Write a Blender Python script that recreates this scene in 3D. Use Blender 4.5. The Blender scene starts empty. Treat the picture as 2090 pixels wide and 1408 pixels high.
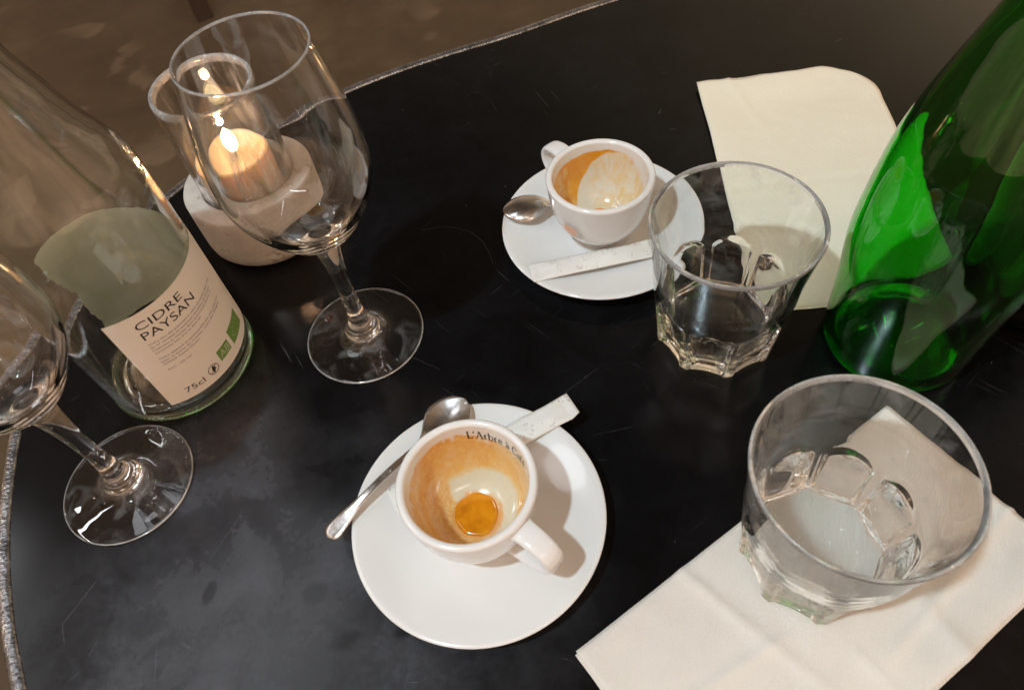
import bpy, bmesh, math, random
from math import sin, cos, pi, radians, sqrt, atan2, exp, hypot
from mathutils import Vector, Matrix, noise

SC = bpy.context.scene
COL = SC.collection
MM = 0.001
random.seed(7)

# ------------------------------------------------------------------ camera
cam_d = bpy.data.cameras.new('camera')
cam = bpy.data.objects.new('camera', cam_d)
COL.objects.link(cam)
CAM_H = 341.46
pitch, roll = radians(35.592), radians(-9.833)
fwd = Vector((0, sin(pitch), -cos(pitch)))
rgt = Vector((1, 0, 0))
upv = rgt.cross(fwd)
R2 = cos(roll) * rgt + sin(roll) * upv
U2 = -sin(roll) * rgt + cos(roll) * upv
m = Matrix((R2, U2, -fwd)).transposed().to_4x4()
m.translation = Vector((0, 0, CAM_H * MM))
cam.matrix_world = m
cam_d.sensor_width = 36.0
cam_d.lens = 36.0 * 0.7215
cam_d.clip_start = 0.005
cam_d.clip_end = 50
cam_d.dof.use_dof = True
cam_d.dof.focus_distance = 0.40
cam_d.dof.aperture_fstop = 15.0
SC.camera = cam

# ------------------------------------------------------------------ world (the dim warm room around the table)
w = bpy.data.worlds.new('World')
SC.world = w
w.use_nodes = True
nt = w.node_tree
nt.nodes.clear()
out = nt.nodes.new('ShaderNodeOutputWorld')
bg = nt.nodes.new('ShaderNodeBackground')
tc = nt.nodes.new('ShaderNodeTexCoord')


def wn(t, **k):
    n = nt.nodes.new(t)
    for a, b in k.items():
        setattr(n, a, b)
    return n


def blob(direction, power, color, strength, prev):
    d = Vector(direction).normalized()
    dot = wn('ShaderNodeVectorMath', operation='DOT_PRODUCT')
    nt.links.new(tc.outputs['Generated'], dot.inputs[0])
    dot.inputs[1].default_value = d
    mx = wn('ShaderNodeMath', operation='MAXIMUM')
    nt.links.new(dot.outputs['Value'], mx.inputs[0]); mx.inputs[1].default_value = 0
    pw = wn('ShaderNodeMath', operation='POWER')
    nt.links.new(mx.outputs[0], pw.inputs[0]); pw.inputs[1].default_value = power
    sc = wn('ShaderNodeVectorMath', operation='SCALE')
    sc.inputs[0].default_value = [c * strength for c in color]
    nt.links.new(pw.outputs[0], sc.inputs['Scale'])
    ad = wn('ShaderNodeVectorMath', operation='ADD')
    nt.links.new(prev, ad.inputs[0]); nt.links.new(sc.outputs[0], ad.inputs[1])
    return ad.outputs[0]


base = wn('ShaderNodeRGB'); base.outputs[0].default_value = (0.060, 0.044, 0.032, 1)
cur = base.outputs[0]
WARM = (1.0, 0.575, 0.31)
cur = blob((0.3, -1.0, 0.35), 1.2, WARM, 0.92, cur)      # lit end of the room behind the viewer
cur = blob((-1.0, -0.3, 0.35), 2.5, WARM, 0.50, cur)      # lit wall at the left
cur = blob((1.0, -0.1, 0.15), 3.0, WARM, 0.55, cur)       # lit wall at the right
cur = blob((0.62, 0.68, 0.36), 12, (1.0, 0.76, 0.46), 1.25, cur)
cur = blob((0.0, 1.0, -0.1), 6, (1.0, 0.7, 0.5), 0.18, cur)
# warm band added at eye level all round to brighten the glass rims
sx = wn('ShaderNodeSeparateXYZ'); nt.links.new(tc.outputs['Generated'], sx.inputs[0])
zz = wn('ShaderNodeMath', operation='MULTIPLY'); nt.links.new(sx.outputs[2], zz.inputs[0]); nt.links.new(sx.outputs[2], zz.inputs[1])
oz = wn('ShaderNodeMath', operation='SUBTRACT'); oz.inputs[0].default_value = 1.0; nt.links.new(zz.outputs[0], oz.inputs[1])
pz = wn('ShaderNodeMath', operation='POWER'); nt.links.new(oz.outputs[0], pz.inputs[0]); pz.inputs[1].default_value = 9
hs = wn('ShaderNodeVectorMath', operation='SCALE'); hs.inputs[0].default_value = (.46, .33, .24); nt.links.new(pz.outputs[0], hs.inputs['Scale'])
ha = wn('ShaderNodeVectorMath', operation='ADD'); nt.links.new(cur, ha.inputs[0]); nt.links.new(hs.outputs[0], ha.inputs[1])
cur = ha.outputs[0]
nz = wn('ShaderNodeTexNoise'); nz.inputs['Scale'].default_value = 3.2; nz.inputs['Detail'].default_value = 3
nt.links.new(tc.outputs['Generated'], nz.inputs['Vector'])
mr = wn('ShaderNodeMapRange'); mr.inputs[1].default_value = .35; mr.inputs[2].default_value = .65
mr.inputs[3].default_value = .55; mr.inputs[4].default_value = 1.45
nt.links.new(nz.outputs['Fac'], mr.inputs[0])
ms = wn('ShaderNodeVectorMath', operation='SCALE')
nt.links.new(cur, ms.inputs[0]); nt.links.new(mr.outputs[0], ms.inputs['Scale'])
nt.links.new(ms.outputs[0], bg.inputs['Color'])
bg.inputs['Strength'].default_value = 0.74
nt.links.new(bg.outputs[0], out.inputs['Surface'])


def point_lamp(name, loc, watts, color, radius, caustic=False):
    l = bpy.data.lights.new(name, 'POINT')
    l.energy = watts; l.color = color; l.shadow_soft_size = radius * MM
    o = bpy.data.objects.new(name, l); COL.objects.link(o)
    o.location = [c * MM for c in loc]
    if caustic:
        l.cycles.is_caustics_light = True
    return o


# hard white ceiling spot that casts the cup shadow, and warm bulbs further off
point_lamp('ceiling_spot', (-475, -150, 1300), 53.0, (0.67, 0.87, 0.98), 31)
rl = random.Random(4)
for i in range(10):
    x = -1600 + 3200 * (i % 5) / 4 + rl.uniform(-150, 150); y = (-1150, -400)[i // 5] + rl.uniform(-120, 120)
    point_lamp('ceiling_bulb', (x, y, 1750 + rl.uniform(-60, 60)), 1.5, (1.0, 0.80, 0.58) if i % 3 else (1.0, .93, .84), 10)
for x, y, z in ((-2000, 900, 1300), (-1900, 200, 1250), (2300, 700, 1000)):
    point_lamp('wall_bulb', (x, y, z), 4.0, (1.0, 0.66, 0.38), 16)
for loc, ang, e in (((-1500, 350, 1450), 90, 3.6), ((650, -1250, 1600), 8, 3.6), ((1700, 250, 1350), 80, 2.2)):  # unseen strip lights, added to draw white streaks on the glass
    tl = bpy.data.lights.new('streak_light', 'AREA'); tl.shape = 'RECTANGLE'; tl.size = 1.2; tl.size_y = .035; tl.energy = e; tl.color = (0.96, 0.97, 1.0)
    to = bpy.data.objects.new('streak_light', tl); COL.objects.link(to); to.location = [c * MM for c in loc]
    zax = Vector(loc).normalized(); xax = Vector((cos(radians(ang)), sin(radians(ang)), 0)); xax = (xax - zax * xax.dot(zax)).normalized(); yax = zax.cross(xax)
    to.matrix_world = Matrix.Translation(to.location) @ Matrix((xax, yax, zax)).transposed().to_4x4()
al = bpy.data.lights.new('ceiling_panel', 'AREA')
al.shape = 'DISK'; al.size = 0.32; al.energy = 1.0; al.color = (0.92, 0.95, 1.0)
ao = bpy.data.objects.new('ceiling_panel', al); COL.objects.link(ao)
ao.location = (-0.62, 0.50, 1.20)
ao.rotation_euler = Vector((-0.62 + 0.15, 0.50 - 0.12, 1.2)).to_track_quat('Z', 'Y').to_euler()

# ------------------------------------------------------------------ render settings
SC.render.engine = 'CYCLES'
cy = SC.cycles
cy.use_denoising = True
cy.max_bounces = 24; cy.transmission_bounces = 22; cy.glossy_bounces = 8; cy.diffuse_bounces = 4
cy.transparent_max_bounces = 12
cy.caustics_reflective = True; cy.caustics_refractive = True
cy.sample_clamp_indirect = 60.0
cy.blur_glossy = 0.3
vs = SC.view_settings
vs.view_transform = 'Standard'; vs.look = 'None'; vs.exposure = 0.0; vs.gamma = 1.0

# ------------------------------------------------------------------ material helpers
MATS = {}


class Mat:
    def __init__(s, name):
        s.m = bpy.data.materials.new(name); s.m.use_nodes = True
        s.t = s.m.node_tree; s.t.nodes.clear()
        s.o = s.n('ShaderNodeOutputMaterial')
        s.tc = s.n('ShaderNodeTexCoord')
        MATS[name] = s.m

    def n(s, t, **k):
        x = s.t.nodes.new(t)
        for a, b in k.items():
            setattr(x, a, b)
        return x

    def l(s, a, b):
        s.t.links.new(a, b)

    def bsdf(s, **k):
        b = s.n('ShaderNodeBsdfPrincipled')
        for a, v in k.items():
            a = a.replace('_', ' ')
            if isinstance(v, (tuple, list)) and b.inputs[a].type == 'RGBA':
                v = (*v, 1)
            if hasattr(v, 'is_linked') or hasattr(v, 'links'):
                s.l(v, b.inputs[a])
            else:
                b.inputs[a].default_value = v
        return b

    def noise(s, scale, detail=4, rough=.55, vec=None, dist=0.0):
        x = s.n('ShaderNodeTexNoise')
        x.inputs['Scale'].default_value = scale; x.inputs['Detail'].default_value = detail
        x.inputs['Roughness'].default_value = rough; x.inputs['Distortion'].default_value = dist
        s.l(vec or s.tc.outputs['Object'], x.inputs['Vector'])
        return x.outputs['Fac']

    def mapped(s, scale=(1, 1, 1), rot=(0, 0, 0)):
        x = s.n('ShaderNodeMapping'); x.inputs['Scale'].default_value = scale; x.inputs['Rotation'].default_value = rot
        s.l(s.tc.outputs['Object'], x.inputs['Vector'])
        return x.outputs[0]

    def ramp(s, fac, stops):
        x = s.n('ShaderNodeValToRGB'); e = x.color_ramp.elements
        while len(e) < len(stops):
            e.new(.5)
        for i, (p, c) in enumerate(stops):
            e[i].position = p
            e[i].color = (*c, 1) if isinstance(c, (tuple, list)) else (c, c, c, 1)
        s.l(fac, x.inputs[0])
        return x.outputs[0]

    def mr(s, fac, a, b, c, d):
        x = s.n('ShaderNodeMapRange')
        for i, v in enumerate((a, b, c, d)):
            x.inputs[i + 1].default_value = v
        s.l(fac, x.inputs[0])
        return x.outputs[0]

    def math(s, op, a, b=None):
        x = s.n('ShaderNodeMath', operation=op)
        for i, v in enumerate((a, b)):
            if v is None:
                continue
            if isinstance(v, (int, float)):
                x.inputs[i].default_value = v
            else:
                s.l(v, x.inputs[i])
        return x.outputs[0]

    def mixc(s, fac, a, b, blend='MIX'):
        x = s.n('ShaderNodeMix', data_type='RGBA', blend_type=blend)
        for i, v in ((0, fac), (6, a), (7, b)):
            if isinstance(v, (int, float)):
                x.inputs[i].default_value = v
            elif isinstance(v, (tuple, list)):
                x.inputs[i].default_value = (*v, 1)
            else:
                s.l(v, x.inputs[i])
        return x.outputs[2]

    def bump(s, h, strength=.3, dist=.001):
        x = s.n('ShaderNodeBump'); x.inputs['Strength'].default_value = strength; x.inputs['Distance'].default_value = dist
        s.l(h, x.inputs['Height'])
        return x.outputs[0]

    def end(s, b):
        s.l(b.outputs[0] if hasattr(b, 'outputs') else b, s.o.inputs['Surface'])
        return s.m


def plain(name, color, rough=.5, metallic=0.0, **k):
    M = Mat(name)
    return M.end(M.bsdf(Base_Color=color, Roughness=rough, Metallic=metallic, **k))


def glass(name, color, smudge=0.06, ior=1.5, wav=0.0, smudge_scale=60, stretch=(1, 1, 1), absorb=None):
    """clear glass with faint dried smears on it"""
    M = Mat(name)
    g = M.n('ShaderNodeBsdfGlass'); g.inputs['Color'].default_value = (*color, 1)
    g.inputs['IOR'].default_value = ior; g.inputs['Roughness'].default_value = 0.0
    if wav:
        nrm = M.bump(M.noise(90, 2), wav, .0006)
        M.l(nrm, g.inputs['Normal'])
    d = M.n('ShaderNodeBsdfDiffuse'); d.inputs['Color'].default_value = (.75, .75, .74, 1)
    vec = M.mapped(stretch)
    n1 = M.noise(smudge_scale, 6, .65, vec, dist=1.2)
    n2 = M.noise(smudge_scale * .25, 3, .5, vec)
    f = M.math('MULTIPLY', M.mr(n1, .5, .75, 0, 1), M.mr(n2, .42, .68, .1, 1))
    f = M.math('MULTIPLY', f, smudge)
    if absorb:
        va = M.n('ShaderNodeVolumeAbsorption'); va.inputs['Color'].default_value = (*absorb[0], 1); va.inputs['Density'].default_value = absorb[1]
        M.l(va.outputs[0], M.o.inputs['Volume'])
    mix = M.n('ShaderNodeMixShader')
    M.l(f, mix.inputs[0]); M.l(g.outputs[0], mix.inputs[1]); M.l(d.outputs[0], mix.inputs[2])
    return M.end(mix)


def highlight_rim():
    # fire-polished rim, its bright reflections put into the colour as pale diffuse
    M = Mat('highlight_rim_glass')
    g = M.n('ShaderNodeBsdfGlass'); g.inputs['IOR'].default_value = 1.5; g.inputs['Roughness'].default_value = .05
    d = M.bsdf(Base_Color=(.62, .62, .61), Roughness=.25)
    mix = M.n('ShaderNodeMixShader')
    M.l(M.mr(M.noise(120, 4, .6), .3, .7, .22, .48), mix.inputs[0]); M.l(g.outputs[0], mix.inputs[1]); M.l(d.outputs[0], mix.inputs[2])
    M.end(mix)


# ------------------------------------------------------------------ materials
def make_materials():
    # black tabletop: worn lacquer, fine scratches, greasy smears, painted reflection haze and a few water spots
    M = Mat('black_lacquer')
    smear = M.noise(7, 4, .5, dist=.5)
    fine = M.noise(160, 3, .6)
    wn_ = M.n('ShaderNodeTexNoise'); wn_.inputs['Scale'].default_value = 9; wn_.inputs['Detail'].default_value = 1
    M.l(M.tc.outputs['Object'], wn_.inputs['Vector'])
    wsc = M.n('ShaderNodeVectorMath', operation='SCALE'); M.l(wn_.outputs['Color'], wsc.inputs[0]); wsc.inputs['Scale'].default_value = .035
    wad = M.n('ShaderNodeVectorMath', operation='ADD'); M.l(M.tc.outputs['Object'], wad.inputs[0]); M.l(wsc.outputs[0], wad.inputs[1])
    scr = None
    for (fx, fy, ang, lo, off) in ((20, 900, .9, .705, 0), (30, 1100, -.55, .715, 3), (16, 1000, 1.45, .72, 7), (60, 1300, .2, .73, 11)):
        mp = M.n('ShaderNodeMapping'); mp.inputs['Scale'].default_value = (fx, fy, 1); mp.inputs['Location'].default_value = (off, off * 3, off)
        rt = M.n('ShaderNodeMapping'); rt.inputs['Rotation'].default_value = (0, 0, ang)
        M.l(wad.outputs[0], rt.inputs['Vector']); M.l(rt.outputs[0], mp.inputs['Vector'])
        one = M.math('MULTIPLY', M.mr(M.noise(1.0, 2, .5, mp.outputs[0]), lo, lo + .07, 0, 1), M.mr(M.noise(7 + off, 1), .48, .62, 0, 1))
        scr = one if scr is None else M.math('MAXIMUM', scr, one)
    gate = M.mr(M.noise(16, 2), .46, .60, 0, 1)
    dust = M.n('ShaderNodeTexVoronoi'); dust.inputs['Scale'].default_value = 90
    M.l(M.tc.outputs['Object'], dust.inputs['Vector'])
    dd = M.mr(dust.outputs['Distance'], .02, .05, 1, 0)
    dg = M.mr(M.noise(60, 1), .60, .66, 0, 1)
    dd = M.math('MULTIPLY', dd, dg)
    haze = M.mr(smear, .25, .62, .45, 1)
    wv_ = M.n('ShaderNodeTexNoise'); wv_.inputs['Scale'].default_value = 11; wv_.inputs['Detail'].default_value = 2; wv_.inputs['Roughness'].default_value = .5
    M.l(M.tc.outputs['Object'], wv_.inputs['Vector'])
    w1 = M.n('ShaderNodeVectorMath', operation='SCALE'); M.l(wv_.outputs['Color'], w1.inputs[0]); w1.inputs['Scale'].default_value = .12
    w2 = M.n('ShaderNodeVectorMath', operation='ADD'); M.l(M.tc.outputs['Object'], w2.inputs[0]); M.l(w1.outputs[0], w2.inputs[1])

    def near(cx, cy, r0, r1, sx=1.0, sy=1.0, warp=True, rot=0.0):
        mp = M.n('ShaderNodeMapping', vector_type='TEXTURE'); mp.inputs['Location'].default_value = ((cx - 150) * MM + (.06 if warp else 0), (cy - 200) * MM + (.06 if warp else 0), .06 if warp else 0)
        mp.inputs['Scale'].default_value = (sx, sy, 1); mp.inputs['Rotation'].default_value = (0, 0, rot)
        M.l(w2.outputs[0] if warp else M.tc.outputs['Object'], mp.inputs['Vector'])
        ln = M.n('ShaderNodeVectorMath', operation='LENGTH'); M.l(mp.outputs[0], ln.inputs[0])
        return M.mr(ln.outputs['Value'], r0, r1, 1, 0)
    left = M.math('MAXIMUM', M.math('MAXIMUM', near(-118, 118, .03, .13, 1.2, 1), M.math('MULTIPLY', near(-160, 195, .01, .07, 1.0, 1.4), .75)), .07)  # lower-left reflection haze painted into the colour, broken up by the smears below
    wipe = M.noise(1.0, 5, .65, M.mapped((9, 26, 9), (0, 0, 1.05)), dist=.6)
    sheen_smear = M.math('MULTIPLY', M.math('MULTIPLY', haze, left), M.mr(wipe, .30, .70, .55, 1))
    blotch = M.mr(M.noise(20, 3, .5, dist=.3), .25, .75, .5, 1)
    sheen_smear = M.math('MULTIPLY', sheen_smear, blotch)
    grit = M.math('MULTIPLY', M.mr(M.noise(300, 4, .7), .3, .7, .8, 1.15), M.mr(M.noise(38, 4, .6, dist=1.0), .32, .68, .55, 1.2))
    sheen_smear = M.math('MULTIPLY', sheen_smear, grit)
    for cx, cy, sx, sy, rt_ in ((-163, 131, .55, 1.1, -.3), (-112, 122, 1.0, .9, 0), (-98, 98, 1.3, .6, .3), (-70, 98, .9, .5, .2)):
        sheen_smear = M.math('MULTIPLY', sheen_smear, M.mr(near(cx, cy, .0035, .0075, sx, sy, False, rt_), 0, 1, 1, .35))
    col = M.mixc(sheen_smear, (.0006, .0006, .0008), (.098, .100, .115))
    col = M.mixc(M.math('MULTIPLY', scr, .5), col, (.14, .14, .14))
    col = M.mixc(M.math('MULTIPLY', dd, .5), col, (.30, .30, .30))
    spots = M.n('ShaderNodeTexVoronoi'); spots.inputs['Scale'].default_value = 17
    M.l(M.tc.outputs['Object'], spots.inputs['Vector'])
    sp = M.math('MULTIPLY', M.mr(M.math('ADD', spots.outputs['Distance'], M.math('MULTIPLY', M.noise(120, 3), .1)), .12, .19, 1, 0), M.mr(M.noise(6, 1), .5, .56, 0, 1))
    rough = M.mr(sheen_smear, 0, .6, .17, .36)
    rough = M.math('ADD', rough, M.math('MULTIPLY', M.math('SUBTRACT', fine, .5), .05))
    rough = M.math('SUBTRACT', rough, M.math('MULTIPLY', sp, .10))
    h = M.math('ADD', M.math('MULTIPLY', fine, .2), M.math('MULTIPLY', scr, -.6))
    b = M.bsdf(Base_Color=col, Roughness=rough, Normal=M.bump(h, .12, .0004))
    b.inputs['IOR'].default_value = 1.38
    M.end(b)
    M2 = Mat('bare_scratch'); M2.end(M2.bsdf(Base_Color=M2.mixc(M2.mr(M2.noise(500, 3), .35, .65, 0, 1), (.012, .012, .013), (.10, .10, .105)), Roughness=.5))
    # embossed, worn zinc band
    M = Mat('worn_zinc')
    n = M.noise(420, 5, .7); n2 = M.noise(90, 4, .6)
    v = M.n('ShaderNodeTexVoronoi'); v.inputs['Scale'].default_value = 520; M.l(M.tc.outputs['Object'], v.inputs['Vector'])
    col = M.ramp(n2, [(.3, (.12, .12, .125)), (.55, (.36, .36, .37)), (.8, (.62, .61, .60))])
    h = M.math('ADD', M.math('MULTIPLY', n, .5), M.math('MULTIPLY', v.outputs['Distance'], .8))
    M.end(M.bsdf(Base_Color=col, Metallic=.9, Roughness=M.mr(n, .3, .7, .18, .36), Normal=M.bump(h, .6, .0006)))
    # glazed porcelain
    M = Mat('porcelain')
    n = M.noise(14, 3)
    M.end(M.bsdf(Base_Color=M.mixc(n, (.72, .705, .69), (.76, .75, .735)), Roughness=.16, Normal=M.bump(M.noise(120, 2), .03, .0006),
                 Coat_Weight=.6, Coat_Roughness=.05))
    # porcelain inside with coffee colour from the baked-on stain attribute
    M = Mat('coffee_stained_porcelain')
    a = M.n('ShaderNodeAttribute', attribute_name='stain')
    n = M.noise(900, 2, .6); n2 = M.noise(260, 5, .7)
    c = M.mixc(M.mr(n2, .35, .7, 0, .30), a.outputs['Color'], (.92, .74, .45), 'MULTIPLY')
    c = M.mixc(M.mr(n, .58, .7, 0, .10), c, (.85, .65, .35), 'MIX')
    wet = a.outputs['Alpha']
    c = M.mixc(wet, (.73, .715, .70), c)
    M.end(M.bsdf(Base_Color=c, Roughness=.17, Coat_Weight=.6, Coat_Roughness=.06, Normal=M.bump(n2, .05, .0006)))
    M = Mat('coffee_dregs')
    n = M.noise(130, 3, .5)
    M.end(M.bsdf(Base_Color=M.ramp(n, [(.30, (.56, .18, .004)), (.52, (.70, .25, .006)), (.75, (.76, .33, .02))]), Roughness=.14, Normal=M.bump(n, .15, .0006), Coat_Weight=.5))
    plain('dark_print', (.035, .028, .022), .4)
    plain('peach_print', (.75, .43, .27), .3)
    # steel
    M = Mat('polished_steel')
    n = M.noise(55, 5, .6); n3 = M.noise(1.0, 2, .5, M.mapped((260, 900, 60)))
    M.end(M.bsdf(Base_Color=(.62, .61, .60), Metallic=1.0, Roughness=M.mr(n, .3, .75, .10, .30), Normal=M.bump(M.math('ADD', n, M.math('MULTIPLY', n3, .25)), .22, .0009)))
    # paper
    def paper(name, c1, c2):
        M = Mat(name)
        wv = M.n('ShaderNodeTexWave'); wv.inputs['Scale'].default_value = 330; wv.inputs['Distortion'].default_value = .6
        M.l(M.mapped((1, 1, 1), (0, 0, .6)), wv.inputs['Vector'])
        n = M.noise(700, 3, .6); n2 = M.noise(11, 5, .6)
        h = M.math('ADD', M.math('MULTIPLY', wv.outputs['Fac'], .5), n)
        col = M.mixc(M.mr(n2, .3, .7, 0, 1), c1, c2)
        col = M.mixc(M.mr(n, .55, .75, 0, .12), col, (.5, .46, .38))
        b = M.bsdf(Base_Color=col, Roughness=.9, Normal=M.bump(h, .34, .0005))
        M.end(b)
    paper('napkin_paper', (.66, .61, .55), (.72, .675, .61))
    paper('napkin_paper_cream', (.83, .765, .61), (.87, .815, .67))
    # label
    M = Mat('label_paper')
    n = M.noise(30, 5, .6)
    M.end(M.bsdf(Base_Color=M.mixc(n, (.79, .735, .67), (.85, .80, .74)), Roughness=.45, Normal=M.bump(M.noise(500, 3), .06, .0004)))
    M = Mat('label_back')
    n = M.noise(22, 5, .6, dist=1.5)
    M.end(M.bsdf(Base_Color=M.mixc(M.mr(n, .35, .65, 0, 1), (.72, .75, .58), (.82, .83, .71)), Roughness=.5))
    plain('label_ink', (.03, .027, .025), .5)
    plain('label_small_ink', (.16, .12, .10), .5)
    plain('label_green', (.16, .29, .07), .5)
    plain('label_white', (.50, .55, .36), .5)
    # sugar stick paper with its fine dotted print
    M = Mat('sugar_paper')
    v = M.n('ShaderNodeTexVoronoi', feature='F1'); v.inputs['Scale'].default_value = 620
    M.l(M.tc.outputs['Object'], v.inputs['Vector'])
    dot = M.mr(v.outputs['Distance'], .28, .40, 1, 0)
    v2 = M.n('ShaderNodeTexVoronoi', feature='F1'); v2.inputs['Scale'].default_value = 125
    M.l(M.tc.outputs['Object'], v2.inputs['Vector'])
    grp = M.mr(v2.outputs['Distance'], .36, .46, 1, 0)
    f = M.math('MULTIPLY', M.math('MULTIPLY', dot, grp), .7)
    col = M.mixc(f, (.74, .72, .685), (.42, .39, .36))
    M.end(M.bsdf(Base_Color=col, Roughness=.5, Normal=M.bump(M.noise(240, 4), .25, .0006)))
    # stone
    M = Mat('travertine')
    n = M.noise(38, 6, .65); n2 = M.noise(300, 4, .7); pits = M.noise(140, 3, .6)
    col = M.ramp(n, [(.3, (.40, .345, .30)), (.55, (.52, .465, .415)), (.75, (.66, .61, .56))])
    pt = M.mr(pits, .60, .68, 0, 1)
    col = M.mixc(M.math('MULTIPLY', pt, .55), col, (.20, .14, .09))
    h = M.math('SUBTRACT', M.math('MULTIPLY', n2, .5), pt)
    M.end(M.bsdf(Base_Color=col, Roughness=.75, Normal=M.bump(h, .35, .0008)))
    # wax
    M = Mat('candle_wax')
    M.end(M.bsdf(Base_Color=(.84, .62, .42), Roughness=.4, Subsurface_Weight=.6, Subsurface_Radius=(.02, .012, .006), Subsurface_Scale=.6))
    plain('charred_wick', (.02, .015, .01), .9)
    M = Mat('flame_light')
    e = M.n('ShaderNodeEmission'); e.inputs['Color'].default_value = (1.0, .72, .34, 1); e.inputs['Strength'].default_value = 11
    M.end(e)
    # floor of the room
    M = Mat('worn_brown_floor')
    n = M.noise(1.6, 5, .6, dist=.4); n2 = M.noise(14, 4, .6)
    v = M.n('ShaderNodeTexVoronoi'); v.inputs['Scale'].default_value = 4.3; v.inputs['Randomness'].default_value = 1
    dn = M.n('ShaderNodeTexNoise'); dn.inputs['Scale'].default_value = 3.5; dn.inputs['Detail'].default_value = 4; M.l(M.tc.outputs['Object'], dn.inputs['Vector'])
    dsc = M.n('ShaderNodeVectorMath', operation='SCALE'); M.l(dn.outputs['Color'], dsc.inputs[0]); dsc.inputs['Scale'].default_value = .45
    dad = M.n('ShaderNodeVectorMath', operation='ADD'); M.l(M.tc.outputs['Object'], dad.inputs[0]); M.l(dsc.outputs[0], dad.inputs[1])
    M.l(dad.outputs[0], v.inputs['Vector'])
    col = M.ramp(n, [(.30, (.068, .047, .029)), (.5, (.115, .086, .055)), (.72, (.175, .138, .092))])
    patch = M.math('MULTIPLY', M.mr(v.outputs['Distance'], .28, .34, 1, 0), M.mr(M.noise(2.4, 2), .52, .60, 0, 1))
    col = M.mixc(M.math('MULTIPLY', patch, .45), col, (.30, .24, .18))
    col = M.mixc(M.mr(n2, .4, .7, 0, .3), col, (.06, .04, .025))
    M.end(M.bsdf(Base_Color=col, Roughness=.45))
    M = Mat('dark_wood')
    n = M.noise(20, 5, .6, M.mapped((1, 1, .1)))
    M.end(M.bsdf(Base_Color=M.mixc(n, (.020, .012, .008), (.05, .03, .018)), Roughness=.4))
    plain('black_iron', (.02, .02, .02), .5, .6)
    glass('clear_glass', (1, 1, 1), .05)
    highlight_rim()
    glass('tumbler_glass', (.995, 1, .998), .30, wav=.03, smudge_scale=45)
    glass('wine_glass_glass', (1, 1, 1), .20, smudge_scale=50, stretch=(1.4, 1.4, .45))
    glass('chimney_glass', (.985, .985, .98), .95, smudge_scale=40, stretch=(1.4, 1.4, .35))
    glass('pale_bottle_glass', (1, 1, 1), .035, wav=.10, smudge_scale=35, stretch=(1.5, 1.5, .3), absorb=((.45, .92, .45), 9))
    glass('green_bottle_glass', (1, 1, 1), .012, wav=.06, smudge_scale=35, stretch=(1.5, 1.5, .3), absorb=((.08, .875, .0), 620))
    glass('dark_bottle_glass', (1, 1, 1), .03, wav=.1, absorb=((.05, .45, .0), 700))


make_materials()

# ------------------------------------------------------------------ object helpers


def new_obj(name, mesh, mat, parent=None):
    o = bpy.data.objects.new(name, mesh)
    COL.objects.link(o)
    if mat is not None:
        for mm_ in (mat if isinstance(mat, (list, tuple)) else [mat]):
            mesh.materials.append(MATS[mm_])
    if parent is not None:
        o.parent = parent
    return o


def mesh_from(name, verts, faces, smooth=True, matidx=None):
    me = bpy.data.meshes.new(name)
    me.from_pydata([(x * MM, y * MM, z * MM) for x, y, z in verts], [], faces)
    me.update()
    if smooth:
        me.polygons.foreach_set('use_smooth', [True] * len(me.polygons))
    if matidx:
        me.polygons.foreach_set('material_index', matidx)
    return me


def part(name, verts, faces, mat, parent=None, smooth=True, matidx=None):
    return new_obj(name, mesh_from(name, verts, faces, smooth, matidx), mat, parent)


def glass_part(name, v, f, mat, parent, zr, rim_mat='highlight_rim_glass'):
    """glass wall and, above height zr, its rim with painted highlight as a part of its own"""
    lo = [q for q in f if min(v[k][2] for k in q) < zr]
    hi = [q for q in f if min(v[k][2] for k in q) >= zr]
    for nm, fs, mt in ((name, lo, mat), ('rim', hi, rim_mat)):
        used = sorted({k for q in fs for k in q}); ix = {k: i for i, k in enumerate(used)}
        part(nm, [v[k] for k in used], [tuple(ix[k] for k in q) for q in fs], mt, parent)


def thing(name, label, cat, loc=(0, 0, 0), rz=0.0, group=None):
    o = bpy.data.objects.new(name, None)
    COL.objects.link(o)
    o.empty_display_size = .02
    o.location = [c * MM for c in loc]; o.rotation_euler = (0, 0, rz)
    o['label'] = label; o['category'] = cat
    if group:
        o['group'] = group
    return o


def copy_thing(root, loc, rz, label):
    r = root.copy(); COL.objects.link(r)
    r.location = [c * MM for c in loc]; r.rotation_euler = (0, 0, rz); r['label'] = label
    for ch in list(root.children):
        c = ch.copy(); COL.objects.link(c); c.parent = r
        for g_ in list(ch.children):
            d = g_.copy(); COL.objects.link(d); d.parent = c
    return r


def smooth_profile(pts, n=6):
    """Catmull-Rom through (r, z) points"""
    out_ = []
    P = [pts[0]] + list(pts) + [pts[-1]]
    for i in range(1, len(P) - 2):
        p0, p1, p2, p3 = P[i - 1], P[i], P[i + 1], P[i + 2]
        for k in range(n):
            t = k / n
            out_.append(tuple(.5 * ((2 * p1[j]) + (-p0[j] + p2[j]) * t + (2 * p0[j] - 5 * p1[j] + 4 * p2[j] - p3[j]) * t * t
                                    + (-p0[j] + 3 * p1[j] - 3 * p2[j] + p3[j]) * t ** 3) for j in range(2)))
    out_.append(pts[-1])
    return [(max(r, 0), z) for r, z in out_]


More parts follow.
